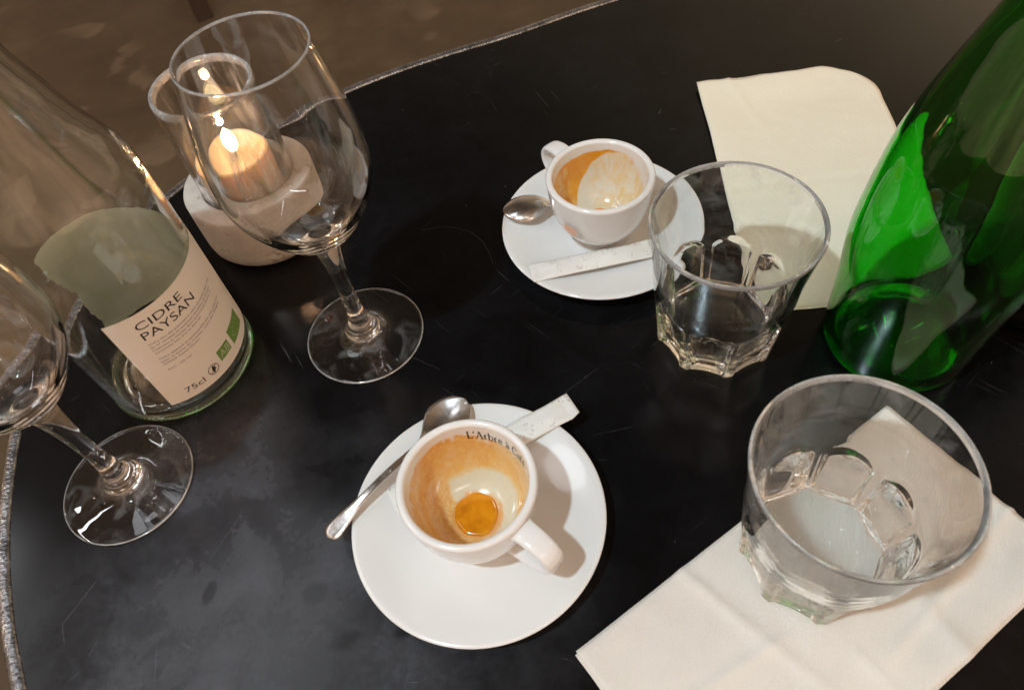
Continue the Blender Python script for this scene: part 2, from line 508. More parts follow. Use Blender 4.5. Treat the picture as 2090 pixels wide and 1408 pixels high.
def lathe(profile, segs=96):
    """profile runs so that outward normals come out right: bottom centre -> outside -> top -> inside"""
    v = []; f = []; rings = []
    for r, z in profile:
        if r < 1e-6:
            rings.append([len(v)]); v.append((0, 0, z))
        else:
            s = len(v)
            v += [(r * cos(2 * pi * k / segs), r * sin(2 * pi * k / segs), z) for k in range(segs)]
            rings.append(list(range(s, s + segs)))
    for a, b in zip(rings, rings[1:]):
        if len(a) == 1 and len(b) == 1:
            continue
        for k in range(segs):
            k2 = (k + 1) % segs
            if len(a) == 1:
                f.append((a[0], b[k2], b[k]))
            elif len(b) == 1:
                f.append((a[k], a[k2], b[0]))
            else:
                f.append((a[k], a[k2], b[k2], b[k]))
    return v, f


def interp(tab, z):
    if z <= tab[0][0]:
        return tab[0][1]
    for (a, ra), (b, rb) in zip(tab, tab[1:]):
        if z <= b:
            return ra + (rb - ra) * (z - a) / (b - a)
    return tab[-1][1]


def sstep(a, b, x):
    t = min(max((x - a) / (b - a), 0), 1)
    return t * t * (3 - 2 * t)


# flat lettering -----------------------------------------------------------
def text_polys(s, size=1.0, spacing=1.0):
    cu = bpy.data.curves.new('t', 'FONT'); cu.body = s; cu.size = size; cu.resolution_u = 3; cu.space_character = spacing
    o = bpy.data.objects.new('t', cu); COL.objects.link(o)
    dg = bpy.context.evaluated_depsgraph_get(); ev = o.evaluated_get(dg); me = ev.to_mesh()
    v = [(p.co.x, p.co.y) for p in me.vertices]; f = [tuple(p.vertices) for p in me.polygons]
    ev.to_mesh_clear(); bpy.data.objects.remove(o); bpy.data.curves.remove(cu)
    return v, f


def fit_text(s, width, cap):
    v, f = text_polys(s)
    vc, _ = text_polys('E')
    ch = max(p[1] for p in vc) or 1
    x0 = min(p[0] for p in v); x1 = max(p[0] for p in v)
    return [((x - x0) / (x1 - x0) * width, y / ch * cap) for x, y in v], f


def wrap(v2, f, r, th0, z0, direction=1):
    """lay flat (x, y) shapes on a cylinder: x runs round it from angle th0 (degrees)"""
    return [(r * cos(radians(th0) + direction * x / r), r * sin(radians(th0) + direction * x / r), z0 + y) for x, y in v2], f


def ribbon(pts, w):
    v = []; f = []
    n = len(pts)
    for i, (x, y) in enumerate(pts):
        a = pts[max(i - 1, 0)]; b = pts[min(i + 1, n - 1)]
        dx, dy = b[0] - a[0], b[1] - a[1]; L = hypot(dx, dy) or 1
        nx, ny = -dy / L * w / 2, dx / L * w / 2
        v += [(x + nx, y + ny), (x - nx, y - ny)]
    for i in range(n - 1):
        f.append((2 * i + 1, 2 * i + 3, 2 * i + 2, 2 * i))
    return v, f


# ------------------------------------------------------------------ floor
fl = []
part('floor', [(-6000, -5000, -740), (6000, -5000, -740), (6000, 8000, -740), (-6000, 8000, -740)], [(0, 1, 2, 3)], 'worn_brown_floor', smooth=False)['kind'] = 'structure'

# ------------------------------------------------------------------ table
outline_pts = [(-238, 72), (-263, 125), (-279, 175), (-288, 225), (-290, 262), (-286, 300), (-275, 342), (-254, 386), (-224, 428), (-185, 463), (-137, 494), (-82, 520), (-24, 538),
               (40, 552), (110, 572), (200, 590), (300, 596), (400, 580), (490, 530), (560, 450), (600, 340), (605, 210), (575, 80), (510, -40), (420, -130), (310, -185),
               (190, -205), (70, -195), (-40, -155), (-130, -90), (-195, -10)]


def closed_spline(P, n=8):
    o_ = []
    N = len(P)
    for i in range(N):
        p0, p1, p2, p3 = P[i - 1], P[i], P[(i + 1) % N], P[(i + 2) % N]
        for k in range(n):
            t = k / n
            o_.append(tuple(.5 * ((2 * p1[j]) + (-p0[j] + p2[j]) * t + (2 * p0[j] - 5 * p1[j] + 4 * p2[j] - p3[j]) * t * t
                                  + (-p0[j] + 3 * p1[j] - 3 * p2[j] + p3[j]) * t ** 3) for j in range(2)))
    return o_


ring = closed_spline(outline_pts)          # runs clockwise seen from above
NR = len(ring)
nrm2 = []
for i in range(NR):
    a, b = ring[i - 1], ring[(i + 1) % NR]
    dx, dy = b[0] - a[0], b[1] - a[1]; L = hypot(dx, dy)
    nrm2.append((-dy / L, dx / L))         # outward
table = thing('bistro_table', 'black lacquered bistro table with an embossed grey metal edge, everything stands on it', 'table', (150, 200, 0))
OX, OY = 150, 200


def sweep(section):
    v = []; f = []; n = len(section)
    for i in range(NR):
        for off, z in section:
            v.append((ring[i][0] + nrm2[i][0] * off - OX, ring[i][1] + nrm2[i][1] * off - OY, z))
    for i in range(NR):
        j = (i + 1) % NR
        for k in range(n - 1):
            f.append((i * n + k, j * n + k, j * n + k + 1, i * n + k + 1))
    return v, f


tv = [(ring[i][0] - nrm2[i][0] * 7.5 - OX, ring[i][1] - nrm2[i][1] * 7.5 - OY, 0) for i in range(NR)]
tv += [(x, y, -18) for x, y, z in tv]
tf = [tuple(reversed(range(NR))), tuple(range(NR, 2 * NR))] + [(i, (i + 1) % NR, NR + (i + 1) % NR, NR + i) for i in range(NR)]
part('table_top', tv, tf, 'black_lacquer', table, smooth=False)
marks = [([(-221, 147), (-234, 128), (-231, 119)], .35), ([(-151, 168), (-174, 134)], .5), ([(-133, 141), (-134, 129), (-139, 119)], .45), ([(-134, 132), (-132, 126)], .4),
         ([(-174, 110), (-169, 106)], .9), ([(-177, 96), (-172, 103)], .5), ([(-174, 94), (-169, 101)], .5), ([(-179, 99), (-176, 104)], .4), ([(-218, 111), (-215, 117)], .35),
         ([(-45, 347), (-33, 347), (-23, 344), (-13, 337), (-7, 327), (-4, 316), (-3, 307)], .35), ([(33, 179), (54, 180)], .2), ([(20, 205), (44, 219)], .25), ([(-60, 250), (-42, 236)], .2),
         ([(130, 420), (133, 425)], .7), ([(150, 340), (152, 341)], .9)]
V = []; F = []
for li, (pts, wd) in enumerate(marks):
    dense = []
    for a, b in zip(pts, pts[1:]):
        for k in range(8):
            q = k / 8; jx = .5 * noise.noise(Vector((a[0] + q * 9, a[1], li)))
            dense.append((a[0] + (b[0] - a[0]) * q + jx, a[1] + (b[1] - a[1]) * q + jx))
    dense.append(pts[-1])
    rv, rf = ribbon(dense, wd * .55); o = len(V)
    V += [(x - OX, y - OY, .05 + .004 * li) for x, y in rv]; F += [tuple(o + i for i in q) for q in rf]
part('scratch', V, F, 'bare_scratch', table, smooth=False)['kind'] = 'stuff'
sec = [(-7.4, -19), (-7.4, .1), (-6.9, .9), (-6.0, 1.35), (-3.5, 1.5), (-1.8, 1.2), (-.6, .2), (0, -1.6), (.2, -4), (.2, -20), (-1, -22), (-4, -22)]
v, f = sweep(sec)
part('edge_band', v, f, 'worn_zinc', table)
v, f = lathe([(0, -690), (0, -690), (28, -690), (28, -690), (26, -22), (0, -22)], 32)
part('pedestal', v, f, 'black_iron', table)
v, f = lathe([(0, -739), (215, -739), (220, -730), (200, -722), (60, -705), (28, -690), (0, -690)], 48)
part('foot_plate', v, f, 'black_iron', table)

# ------------------------------------------------------------------ wine glasses
def make_wine_glass(label):
    t = thing('wine_glass', label, 'wine glass', (-83.6, 269.5, .3), 0, 'empty wine glasses')
    mat = 'wine_glass_glass'
    foot = smooth_profile([(0, 2.2), (10, 1.8), (22, .8), (31, 0), (33.6, .1), (34.4, .8), (33.8, 1.5), (30, 2.0), (22, 3.1), (15, 4.6), (10.8, 7.2), (9.6, 9.6)], 5)
    v, f = lathe(foot)
    for nm, mt, keep in (('foot', mat, lambda q: min(hypot(v[k][0], v[k][1]) for k in q) < 33.7), ('foot_rim', 'highlight_rim_glass', lambda q: min(hypot(v[k][0], v[k][1]) for k in q) >= 33.7)):  # foot edge takes the pale rim glass as a painted highlight
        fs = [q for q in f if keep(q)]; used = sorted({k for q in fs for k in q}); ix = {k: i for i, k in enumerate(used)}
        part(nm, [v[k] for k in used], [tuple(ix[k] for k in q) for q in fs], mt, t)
    stem = smooth_profile([(9.6, 9.6), (9.0, 10.4), (8.2, 11.0), (8.3, 12.0), (7.4, 12.8), (6.6, 13.6), (6.6, 14.6), (5.8, 16.5), (4.9, 22), (4.3, 32), (4.1, 44), (4.5, 56), (5.3, 66), (6.2, 73), (7.0, 77)], 5)
    v, f = lathe(stem, 96); part('stem', v, f, mat, t)
    bowl = smooth_profile([(7.0, 77), (7.5, 79.0), (9.8, 81.6), (14.2, 85.5), (19.4, 91), (24.6, 98), (29.4, 106), (33.2, 115), (35.1, 124), (35.4, 132), (34.6, 143), (33.0, 154), (31.0, 165), (29.0, 176), (27.4, 185.0)], 6)
    bowl += smooth_profile([(27.3, 185.7), (26.9, 186.0), (26.5, 185.7)], 2)
    bowl += smooth_profile([(26.4, 185), (28.0, 176), (30.0, 165), (32.0, 154), (33.6, 143), (34.3, 132), (34.0, 124), (32.0, 115.4), (28.0, 106.8), (23.0, 99.4), (17.4, 93.2), (11.5, 89.2), (6, 87.2), (0, 86.6)], 6)
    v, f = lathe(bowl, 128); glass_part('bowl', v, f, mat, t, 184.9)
    return t


wg = make_wine_glass('empty wine glass standing whole in view, in front of the lit candle holder')
copy_thing(wg, (-212.6, 197.9, .3), .7, 'empty wine glass at the left edge, bowl cut by the frame, before the cider bottle')

# ------------------------------------------------------------------ tumblers
def make_tumbler(label, loc, rz):
    t = thing('water_tumbler', label, 'tumbler', loc, rz, 'faceted water tumblers')
    SEG = 320
    v = []; f = []

    def Rc(z):
        return interp([(0, 31.6), (10, 32.2), (24, 33.8), (40, 35.6), (46, 36.4), (60, 37.3), (72, 38.7), (87.3, 40.8)], z)

    def r_out(ph, z):
        d = abs(((ph + 22.5) % 45) - 22.5)        # 0 on a ridge, 22.5 mid facet
        q = d / 22.5
        Rr = Rc(z)
        # flutes: flat, slightly hollow panels with arched tops
        top = 40.5 - 9.0 * (1 - q) ** 2.2
        k = 1 - sstep(top - 1.6, top + .2, z)
        # a rounded column on every corner, the panel stepped back beside it
        k *= sstep(3.6, 6.4, d)
        flat = Rr * .915 / cos(radians(22.5 - d)) - .75 * sin(pi * q / 2) ** 2
        r = Rr * (1 - k) + min(flat, Rr) * k
        if z < 2.5:
            r -= (2.5 - z) ** 2 * .22
        return r

    def Ri(ph, z):
        d = abs(((ph + 22.5) % 45) - 22.5); q = d / 22.5
        Rr = Rc(z) - interp([(0, 5.0), (12, 4.6), (24, 3.6), (42, 2.9), (60, 2.5), (87, 2.0)], z)
        k = 1 - sstep(30, 40 - 3 * (1 - q), z)
        flat = Rr * .925 / cos(radians(22.5 - d)) + .25 * q
        return Rr * (1 - k) + min(flat, Rr) * k

    rows = []

    def row(fr, z):
        s = len(v)
        for k in range(SEG):
            ph = 360 * k / SEG; r = fr(ph); a = radians(ph)
            v.append((r * cos(a), r * sin(a), z))
        rows.append(list(range(s, s + SEG)))

    # underside: shallow hollow
    s = len(v); v.append((0, 0, 2.6)); rows.append([s])
    for kx, z in ((.3, 2.5), (.6, 1.9), (.82, .8), (.9, .1)):
        row(lambda ph, kx=kx: r_out(ph, 0.6) * kx, z)
    zz = [.15, .6, 1.2, 2, 3, 5, 8, 12, 16, 20, 24, 26, 28] + [28 + .6 * i for i in range(1, 24)] + [42.6, 43.4, 44.5, 46, 49, 53, 58, 64, 70, 76, 81, 85]
    for z in zz:
        row(lambda ph, z=z: r_out(ph, z), z)
    for dr, z in ((-.15, 86.4), (-.5, 87.1), (-1.0, 87.35), (-1.5, 87.1), (-1.85, 86.4)):
        row(lambda ph, dr=dr: Rc(87.3) + dr, z)
    for z in [85, 80, 74, 68, 60, 54, 48, 44, 42, 40, 38, 36, 34, 31, 27, 22, 17, 14, 13]:
        row(lambda ph, z=z: Ri(ph, z), z)
    row(lambda ph: Ri(ph, 13) - .6, 12.2)
    row(lambda ph: Ri(ph, 13) - 1.6, 11.8)
    row(lambda ph: Ri(ph, 13) * .8, 11.9)
    row(lambda ph: Ri(ph, 13) * .45, 12.2)
    s = len(v); v.append((0, 0, 12.4)); rows.append([s])
    for a, b in zip(rows, rows[1:]):
        for k in range(SEG):
            k2 = (k + 1) % SEG
            if len(a) == 1:
                f.append((a[0], b[k2], b[k]))
            elif len(b) == 1:
                f.append((a[k], a[k2], b[0]))
            else:
                f.append((a[k], a[k2], b[k2], b[k]))
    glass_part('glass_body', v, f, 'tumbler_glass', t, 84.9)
    return t


t2 = make_tumbler('empty faceted tumbler on bare black table beside the far saucer', (112.2, 229.5, .3), radians(-4))
t1 = copy_thing(t2, (117.0, 100.3, 2.1), radians(-14), 'empty faceted tumbler nearest the viewer, standing on the white napkin')

# ------------------------------------------------------------------ saucers
def make_saucer(label, loc):
    t = thing('saucer', label, 'saucer', loc, 0, 'white coffee saucers')
    p = smooth_profile([(0, 3.0), (22, 2.8), (28, 2.4), (29.2, .3), (32, .3), (33.5, 2.8), (45, 6.6), (55, 9.9), (59.6, 11.4), (60.6, 12.3), (60.0, 13.1), (58.2, 13.2), (54, 12.2),
                        (46, 10.0), (38, 8.1), (30, 6.7), (24, 6.1), (19.5, 6.2), (18.3, 5.9), (16, 5.5), (8, 5.4), (0, 5.4)], 6)
    v, f = lathe(p, 160); part('dish', v, f, 'porcelain', t)
    return t


K1 = (-29.7, 141.8); K2 = (66.3, 315.0)
sa = make_saucer('white saucer in the centre foreground holding the cup with printed lettering inside', (*K1, .2))
copy_thing(sa, (*K2, .2), 0, 'white saucer further back, between the black tabletop and the far tumbler')

# ------------------------------------------------------------------ cups
OUT = [(0, 1.0), (11.5, .9), (13, .2), (15.6, .2), (16.2, 1.2), (16.8, 2.8), (19.6, 6.4), (23.4, 11.6), (26.6, 17.4), (28.6, 23.4), (29.8, 30), (30.5, 36), (31.0, 41), (31.2, 43.0)]
RIM = [(31.2, 43.0), (31.1, 44.3), (30.3, 45.3), (29.2, 45.6), (28.1, 45.2), (27.4, 44.2)]
INN = [(27.4, 44.2), (27.2, 41.5), (26.9, 37), (26.4, 31.5), (25.4, 25.5), (23.4, 19.5), (20.2, 14.0), (15.8, 9.6), (10.8, 7.2), (5, 6.5), (0, 6.4)]
CUPZ = 5.6


def out_r(z):
    return interp([(b, a) for a, b in smooth_profile(OUT[5:], 4)], z)


def in_r(z):
    return interp(sorted([(b, a) for a, b in smooth_profile(INN, 4)]), z)


def fb(x, y, z, s=1.0):
    return noise.fractal(Vector((x * s, y * s, z * s)), 1.0, 2.0, 4)


CREMA = (.74, .35, .022); DARKC = (.66, .25, .004); PALE = (.70, .64, .48); PEACH = (.76, .50, .15); ORANGE = (.74, .29, .008)


def mixl(a, b, t):
    return tuple(a[i] + (b[i] - a[i]) * t for i in range(3))


def stain_near(th, z, r):
    """coffee marks of the near cup; th in degrees, z height inside the cup, r distance from the axis"""
    x, y = r * cos(radians(th)), r * sin(radians(th))
    n = fb(x, y, z, .11); n2 = fb(x + 50, y, z * .6, .35); n3 = fb(x, y + 90, z, 1.1)
    th = (th + 180) % 360 - 180
    top = interp([(-180, 33), (-140, 31), (-100, 30), (-60, 31), (-20, 31), (20, 33), (45, 33.5), (62, 34.5), (80, 36), (95, 38.5), (115, 38.6), (150, 37.5), (180, 35)], th)
    top += 1.3 * n + .5 * n2
    a_top = sstep(top + .9, top - .4, z)
    # pale crescent of milk foam
    inner = interp([(-180, 5), (-110, 5), (-80, 9), (-40, 12), (0, 15), (36, 17), (60, 15.5), (100, 14.6), (122, 13.5), (136, 9), (150, 5), (180, 5)], th)
    inner += 1.6 * n + .4 * n2
    cres = sstep(inner + 1.1, inner - .6, z)
    c = mixl(CREMA, PEACH, min(max(.12 + .6 * n2, 0), .8))
    c = mixl(c, DARKC, sstep(3.0, .0, abs(z - top + 1.6)) * .75)
    if th > 130 or th < -95:
        c = mixl(c, DARKC, .45 + .6 * n)
        c = mixl(c, PEACH, sstep(.12, .45, n3 + .3 * n2))
    if -90 < th < 60:
        c = mixl(c, PEACH, .4)
    c = mixl(c, PALE, cres)
    edge = sstep(1.6, .2, abs(z - inner)) * .6
    c = mixl(c, PEACH, edge)
    ringl = sstep(.55, .0, abs(z - top + 5.2 + .8 * n)) * .5 + sstep(.5, .0, abs(z - inner - 5 - 1.5 * n)) * .45
    c = mixl(c, DARKC, ringl * (1 - cres))
    c = mixl(c, (.78, .58, .33), sstep(.18, .5, n3 * .7 + n2 * .5) * .5 * (1 - cres))
    c = mixl(c, (.77, .52, .22), sstep(.05, .4, fb(th * .05, z * .12, 5, 1.0)) * .45 * (1 - cres))
    if z < 9:
        c = mixl(c, ORANGE, sstep(13.6, 11.0, r + 1.2 * n2) * .85)
    c = mixl(c, (.78, .56, .28), .22 * (1 - cres))
    a_top *= 1 - .85 * sstep(.25, .45, fb(x * 1.3, y * 1.3, z * .35 + 7, .3)) * sstep(6, 1, top - z)
    return (*c, a_top * (.93 + .07 * n2))


def stain_far(th, z, r):
    x, y = r * cos(radians(th)), r * sin(radians(th))
    n = fb(x + 9, y, z, .11); n2 = fb(x + 150, y, z * .6, .35)
    th = th % 360
    low = interp([(0, 50), (30, 46), (44, 42), (60, 38.8), (75, 36.5), (89, 31), (105, 22), (121, 15), (140, 9), (170, 6), (215, 4), (260, 6), (300, 16), (330, 30), (360, 50)], th)
    top = interp([(0, 30), (26, 37), (40, 40.2), (60, 39.6), (100, 38.6), (128, 37.6), (150, 36.5), (200, 32), (260, 28), (320, 29), (360, 30)], th) + .8 * n
    low += 1.6 * n + .5 * n2
    soft = sstep(52, 30, th) + sstep(200, 260, th)
    a = sstep(top + .8 + 2.5 * soft, top - .3 - 7 * soft, z)
    band = sstep(low - 1.2, low + .8, z)
    low2 = sstep(5, 1, abs(th - 33)) * sstep(33, 36, z) * sstep(42, 40, z)
    streak = sstep(.25, .6, fb(th * .12, 3, z * .02, 1.0)) * sstep(75, 50, abs((th + 10) % 360 - 25)) * .6
    c = mixl((.72, .68, .57), PEACH, min(max(sstep(.0, .9, .5 * n + .3 * n2 + .55 * cos(radians(th - 15))), 0), 1) * .6)
    br = mixl(CREMA, DARKC, min(max(.5 + n, 0), 1))
    br = mixl(br, ORANGE, sstep(7, 0, abs(z - 35)) * .7)
    ringl = sstep(.6, .0, abs(z - low - 6 - 1.5 * n)) * .5 + sstep(.5, .0, abs(z - low - 11 + n)) * .5
    br = mixl(br, DARKC, ringl)
    if th > 125:
        br = mixl(br, PEACH, min(max(.3 + n2, 0), .8))
    c = mixl(c, PEACH, min(streak, 1)); c = mixl(c, br, max(band, low2 * .8))
    return (*c, a)


def make_cup(label, loc, handle_deg, stain, group='white espresso cups'):
    t = thing('espresso_cup', label, 'coffee cup', loc, 0, group)
    v, f = lathe(smooth_profile(OUT, 5)[:-1] + smooth_profile(RIM, 4), 128)
    part('body', v, f, 'porcelain', t)
    v, f = lathe(smooth_profile(INN, 10), 240)
    o = part('stained_inside', v, f, 'coffee_stained_porcelain', t)
    me = o.data
    ca = me.color_attributes.new('stain', 'FLOAT_COLOR', 'POINT')
    for i, (x, y, z) in enumerate(v):
        ca.data[i].color = stain(math.degrees(atan2(y, x)), z, hypot(x, y))
    # handle: strap loop
    path = [(28.6, 38.5), (33, 39.8), (39.5, 39.8), (45.6, 37.6), (48.6, 33.0), (48.0, 27.3), (44.0, 22.0), (37.6, 18.2), (31.5, 15.8), (25.5, 15.2)]
    path = smooth_profile(path, 4)
    v = []; f = []; NS = 20
    for i, (px, pz) in enumerate(path):
        a = path[max(i - 1, 0)]; b = path[min(i + 1, len(path) - 1)]
        dx, dz = b[0] - a[0], b[1] - a[1]; L = hypot(dx, dz)
        nx, nz_ = -dz / L, dx / L
        u = i / (len(path) - 1)
        wd = 6.0 - 1.0 * sin(pi * u) + 1.2 * (1 - u) * (1 - sstep(0, .12, u)); th = 2.1 + .3 * cos(2 * pi * u)
        for k in range(NS):
            a_ = 2 * pi * k / NS
            cx = abs(cos(a_)) ** .7 * (1 if cos(a_) > 0 else -1) * th
            cy_ = abs(sin(a_)) ** .75 * (1 if sin(a_) > 0 else -1) * wd
            v.append((px + nx * cx, cy_, pz + nz_ * cx))
    for i in range(len(path) - 1):
        for k in range(NS):
            k2 = (k + 1) % NS
            f.append((i * NS + k, i * NS + k2, (i + 1) * NS + k2, (i + 1) * NS + k))
    f.append(tuple(range(NS))); f.append(tuple(reversed(range((len(path) - 1) * NS, len(path) * NS))))
    A = radians(handle_deg)
    v = [(x * cos(A) - y * sin(A), x * sin(A) + y * cos(A), z) for x, y, z in v]
    part('handle', v, f, 'porcelain', t)
    return t


cup1 = make_cup('white espresso cup nearest the viewer, coffee dregs and black lettering inside its rim', (K1[0], K1[1] - .6, CUPZ - .2), -49, stain_near)
cup2 = make_cup('white espresso cup further back with milky coffee streaks inside and a peach sun print outside', (K2[0] - .4, K2[1] + .3, CUPZ - .2), 119, stain_far)


def pool(t, radius, cx, cy, z, seed):
    v = [(cx, cy, z + .25)]; f = []; N = 72
    for j, k in enumerate((.5, .85, .97, 1.0)):
        for i in range(N):
            a = 2 * pi * i / N
            r = radius * k * (1 + .13 * noise.noise(Vector((cos(a) * 1.5, sin(a) * 1.5, seed))))
            v.append((cx + r * cos(a), cy + r * sin(a), z + (.25, .2, .05, -.6)[j]))
    for i in range(N):
        f.append((0, 1 + i, 1 + (i + 1) % N))
        for j in range(3):
            a = 1 + j * N
            f.append((a + i, a + N + i, a + N + (i + 1) % N, a + (i + 1) % N))
    part('coffee_dregs', v, f, 'coffee_dregs', t)


pool(cup1, 10.8, -.6, 1.0, 7.4, 3)
pool(cup2, 8.6, -.5, 4.6, 7.1, 9)

# lettering inside the near cup (hand cut serif strokes)
GL = {  # each glyph: advance, strokes
    'L': (.62, [([(.14, 0), (.14, 1)], .13), ([(.02, .97), (.28, .97)], .06), ([(.02, .03), (.52, .03)], .06), ([(.50, 0), (.53, .24)], .06)]),
    "'": (.24, [([(.12, 1.0), (.07, .74)], .10)]),
    'A': (.80, [([(.10, 0), (.38, 1)], .06), ([(.38, 1), (.66, 0)], .13), ([(.20, .34), (.56, .34)], .06), ([(.0, .03), (.22, .03)], .05), ([(.54, .03), (.80, .03)], .05)]),
    'r': (.44, [([(.12, 0), (.12, .64)], .12), ([(.12, .46), (.22, .60), (.36, .62)], .08), ([(.0, .03), (.26, .03)], .05), ([(.02, .61), (.14, .61)], .05)]),
    'b': (.60, [([(.10, 0), (.10, 1)], .12), ([(0, .97), (.12, .97)], .05), ([(.12, .50), (.26, .63), (.42, .58), (.49, .33), (.42, .08), (.26, .01), (.12, .08)], .09)]),
    'e': (.54, [([(.06, .36), (.44, .36), (.40, .56), (.26, .63), (.12, .54), (.06, .32), (.12, .09), (.28, 0), (.46, .12)], .08)]),
    'a': (.54, [([(.08, .52), (.22, .63), (.36, .54), (.37, .04), (.46, .02)], .09), ([(.37, .40), (.14, .32), (.07, .16), (.18, .01), (.36, .12)], .08)]),
    'C': (.72, [([(.62, .78), (.50, .95), (.32, 1.0), (.14, .84), (.07, .5), (.14, .16), (.34, 0), (.52, .05), (.64, .22)], .10), ([(.63, .72), (.63, 1)], .05)]),
    'f': (.38, [([(.12, 0), (.12, .80), (.20, .97), (.36, .96)], .10), ([(0, .60), (.30, .60)], .05), ([(0, .03), (.26, .03)], .05)]),
}
GL['à'] = (GL['a'][0], GL['a'][1] + [([(.12, .96), (.28, .76)], .08)])
GL['é'] = (GL['e'][0], GL['e'][1] + [([(.36, .98), (.22, .76)], .08)])


def cup_word(t, word, th0, th1, zbase, cap):
    total = sum(.30 if ch == ' ' else GL[ch][0] for ch in word)
    rr = 27.0
    sc = radians(abs(th0 - th1)) * rr / total
    x = 0; V = []; F = []; lay = 0
    for ch in word:
        if ch == ' ':
            x += .30; continue
        for pts, wd in GL[ch][1]:
            lay += 1
            # subdivide for curvature
            P2 = []
            for a, b in zip(pts, pts[1:]):
                for k in range(3):
                    P2.append((a[0] + (b[0] - a[0]) * k / 3, a[1] + (b[1] - a[1]) * k / 3))
            P2.append(pts[-1])
            rv, rf = ribbon([((px + x) * sc, py * cap) for px, py in P2], wd * cap * .95)
            o = len(V)
            for px, py in rv:
                zz_ = zbase + py
                r = in_r(zz_) - .12 - .01 * (lay % 5)
                a = radians(th0) - px / rr
                V.append((r * cos(a), r * sin(a), zz_))
            F += [tuple(o + i for i in q) for q in rf]
        x += GL[ch][0]
    part('lettering', V, F, 'dark_print', t, smooth=False)


cup_word(cup1, "L'Arbre à Café", 86, 14, 34.2, 5.9)

# peach sun print on the far cup
V = [(0, 0)]; F = []
for i in range(48):
    a = 2 * pi * i / 48; V.append((5.4 * cos(a), 5.4 * sin(a)))
for i in range(48):
    F.append((0, 1 + i, 1 + (i + 1) % 48))


def on_cup(v2, th0, z0, off=.1):
    res = []
    for x, y in v2:
        z = z0 + y; r = out_r(z) + off; a = radians(th0) + x / 29.0
        res.append((r * cos(a), r * sin(a), z))
    return res


rings_v = [(0, 0)]; rings_f = []
for j in range(1, 6):
    for i in range(48):
        a = 2 * pi * i / 48; rings_v.append((4.9 * j / 5 * cos(a), 4.9 * j / 5 * sin(a)))
for i in range(48):
    rings_f.append((0, 1 + i, 1 + (i + 1) % 48))
    for j in range(4):
        a = 1 + j * 48; rings_f.append((a + i, a + 48 + i, a + 48 + (i + 1) % 48, a + (i + 1) % 48))
sun = part('sun_print', on_cup(rings_v, -139, 23.5), rings_f, 'peach_print', cup2)
V = []; F = []
for k in range(40):
    a = radians(-100 + k * 5.4)
    r0, r1 = 5.3, 8.6 + .8 * (k % 2)
    P2 = [((r0 + (r1 - r0) * q / 3) * cos(a), (r0 + (r1 - r0) * q / 3) * sin(a)) for q in range(4)]
    rv, rf = ribbon(P2, .14)
    o = len(V); V += rv; F += [tuple(o + i for i in q) for q in rf]
M = Mat('fine_ray_print'); M.end(M.bsdf(Base_Color=(.45, .38, .32), Roughness=.3))
part('sun_rays', on_cup(V, -139, 23.5, .13), F, 'fine_ray_print', sun, smooth=False)


# ------------------------------------------------------------------ spoons
def make_spoon(label, p0, p1, flip, z0=0.0, z1=0.0, sag=0):
    """p0 = handle tip, p1 = bowl tip (x, y, z) in mm"""
    A = atan2(p1[1] - p0[1], p1[0] - p0[0]); L = hypot(p1[0] - p0[0], p1[1] - p0[1])
    t = thing('teaspoon', label, 'spoon', (p0[0], p0[1], 0), A, 'coffee spoons')
    bowl_len = 33.0; neck = L - bowl_len
    NX = 64; NY = 14
    V = []; F = []

    def half(x):
        if x < neck:
            u = x / neck
            w_ = 2.0 + 2.7 * sstep(.45, 0, u) - .3 * sstep(.7, 1, u)
            if x < 4:
                w_ *= sqrt(max(1 - ((4 - x) / 4) ** 2, .0)) * 1.0
            return max(w_, .05)
        u = (x - neck) / bowl_len
        if u > .55:
            e = sqrt(max(1 - ((u - .55) / .45) ** 2, 0))
        else:
            e = .16 + .84 * sin(pi / 2 * u / .55) ** 1.5
        return max(11.6 * e, .05)

    def cz(x):
        u = x / L
        base = p0[2] + (p1[2] - p0[2]) * u
        arch = 3.2 * sin(pi * min(x / neck, 1)) * (1 if not flip else -.3)
        return base + arch + (-.6 if not flip else 1.4) * sstep(neck * .9, neck + 12, x) * sstep(L, L - 10, x) * .6

    xs = [L * (i / NX) for i in range(NX + 1)]
    xs = xs[:-2] + [L - 1.6, L - .9, L - .45, L - .15, L - .02]
    xs[0] = .05; NX = len(xs) - 1
    for side in (1, -1):
        for x in xs:
            h = half(x); inb = sstep(neck - 1, neck + 7, x) * (1 - .0)
            for j in range(NY + 1):
                s = -1 + 2 * j / NY
                y = h * s
                depth = 3.9 * inb * (1 - (abs(y) / 12.4) ** 2 - ((x - neck - bowl_len * .53) / (bowl_len * .56)) ** 2)
                depth = max(depth, 0)
                thick = .95 * (1 - s ** 6) + .25
                zc = -depth * (1 if not flip else -1)
                V.append((x, y, cz(x) + zc + side * thick * .6))
    n = NY + 1; tot = (NX + 1) * n
    for i in range(NX):
        for j in range(NY):
            a = i * n + j
            F.append((a, a + n, a + n + 1, a + 1))
            F.append((tot + a, tot + a + 1, tot + a + n + 1, tot + a + n))
    for i in range(NX):
        a = i * n; F.append((a, tot + a, tot + a + n, a + n))
        a = i * n + NY; F.append((a, a + n, tot + a + n, tot + a))
    for j in range(NY):
        F.append((j, j + 1, tot + j + 1, tot + j)); a = NX * n + j; F.append((a + 1, a, tot + a, tot + a + 1))
    split = int(NX * neck / L)
    fh = []; fbwl = []
    for q in F:
        ii = min((k % tot) // n for k in q)
        (fh if ii < split else fbwl).append(q)
    part('handle', V, fh, 'polished_steel', t)
    part('bowl', V, fbwl, 'polished_steel', t)
    return t


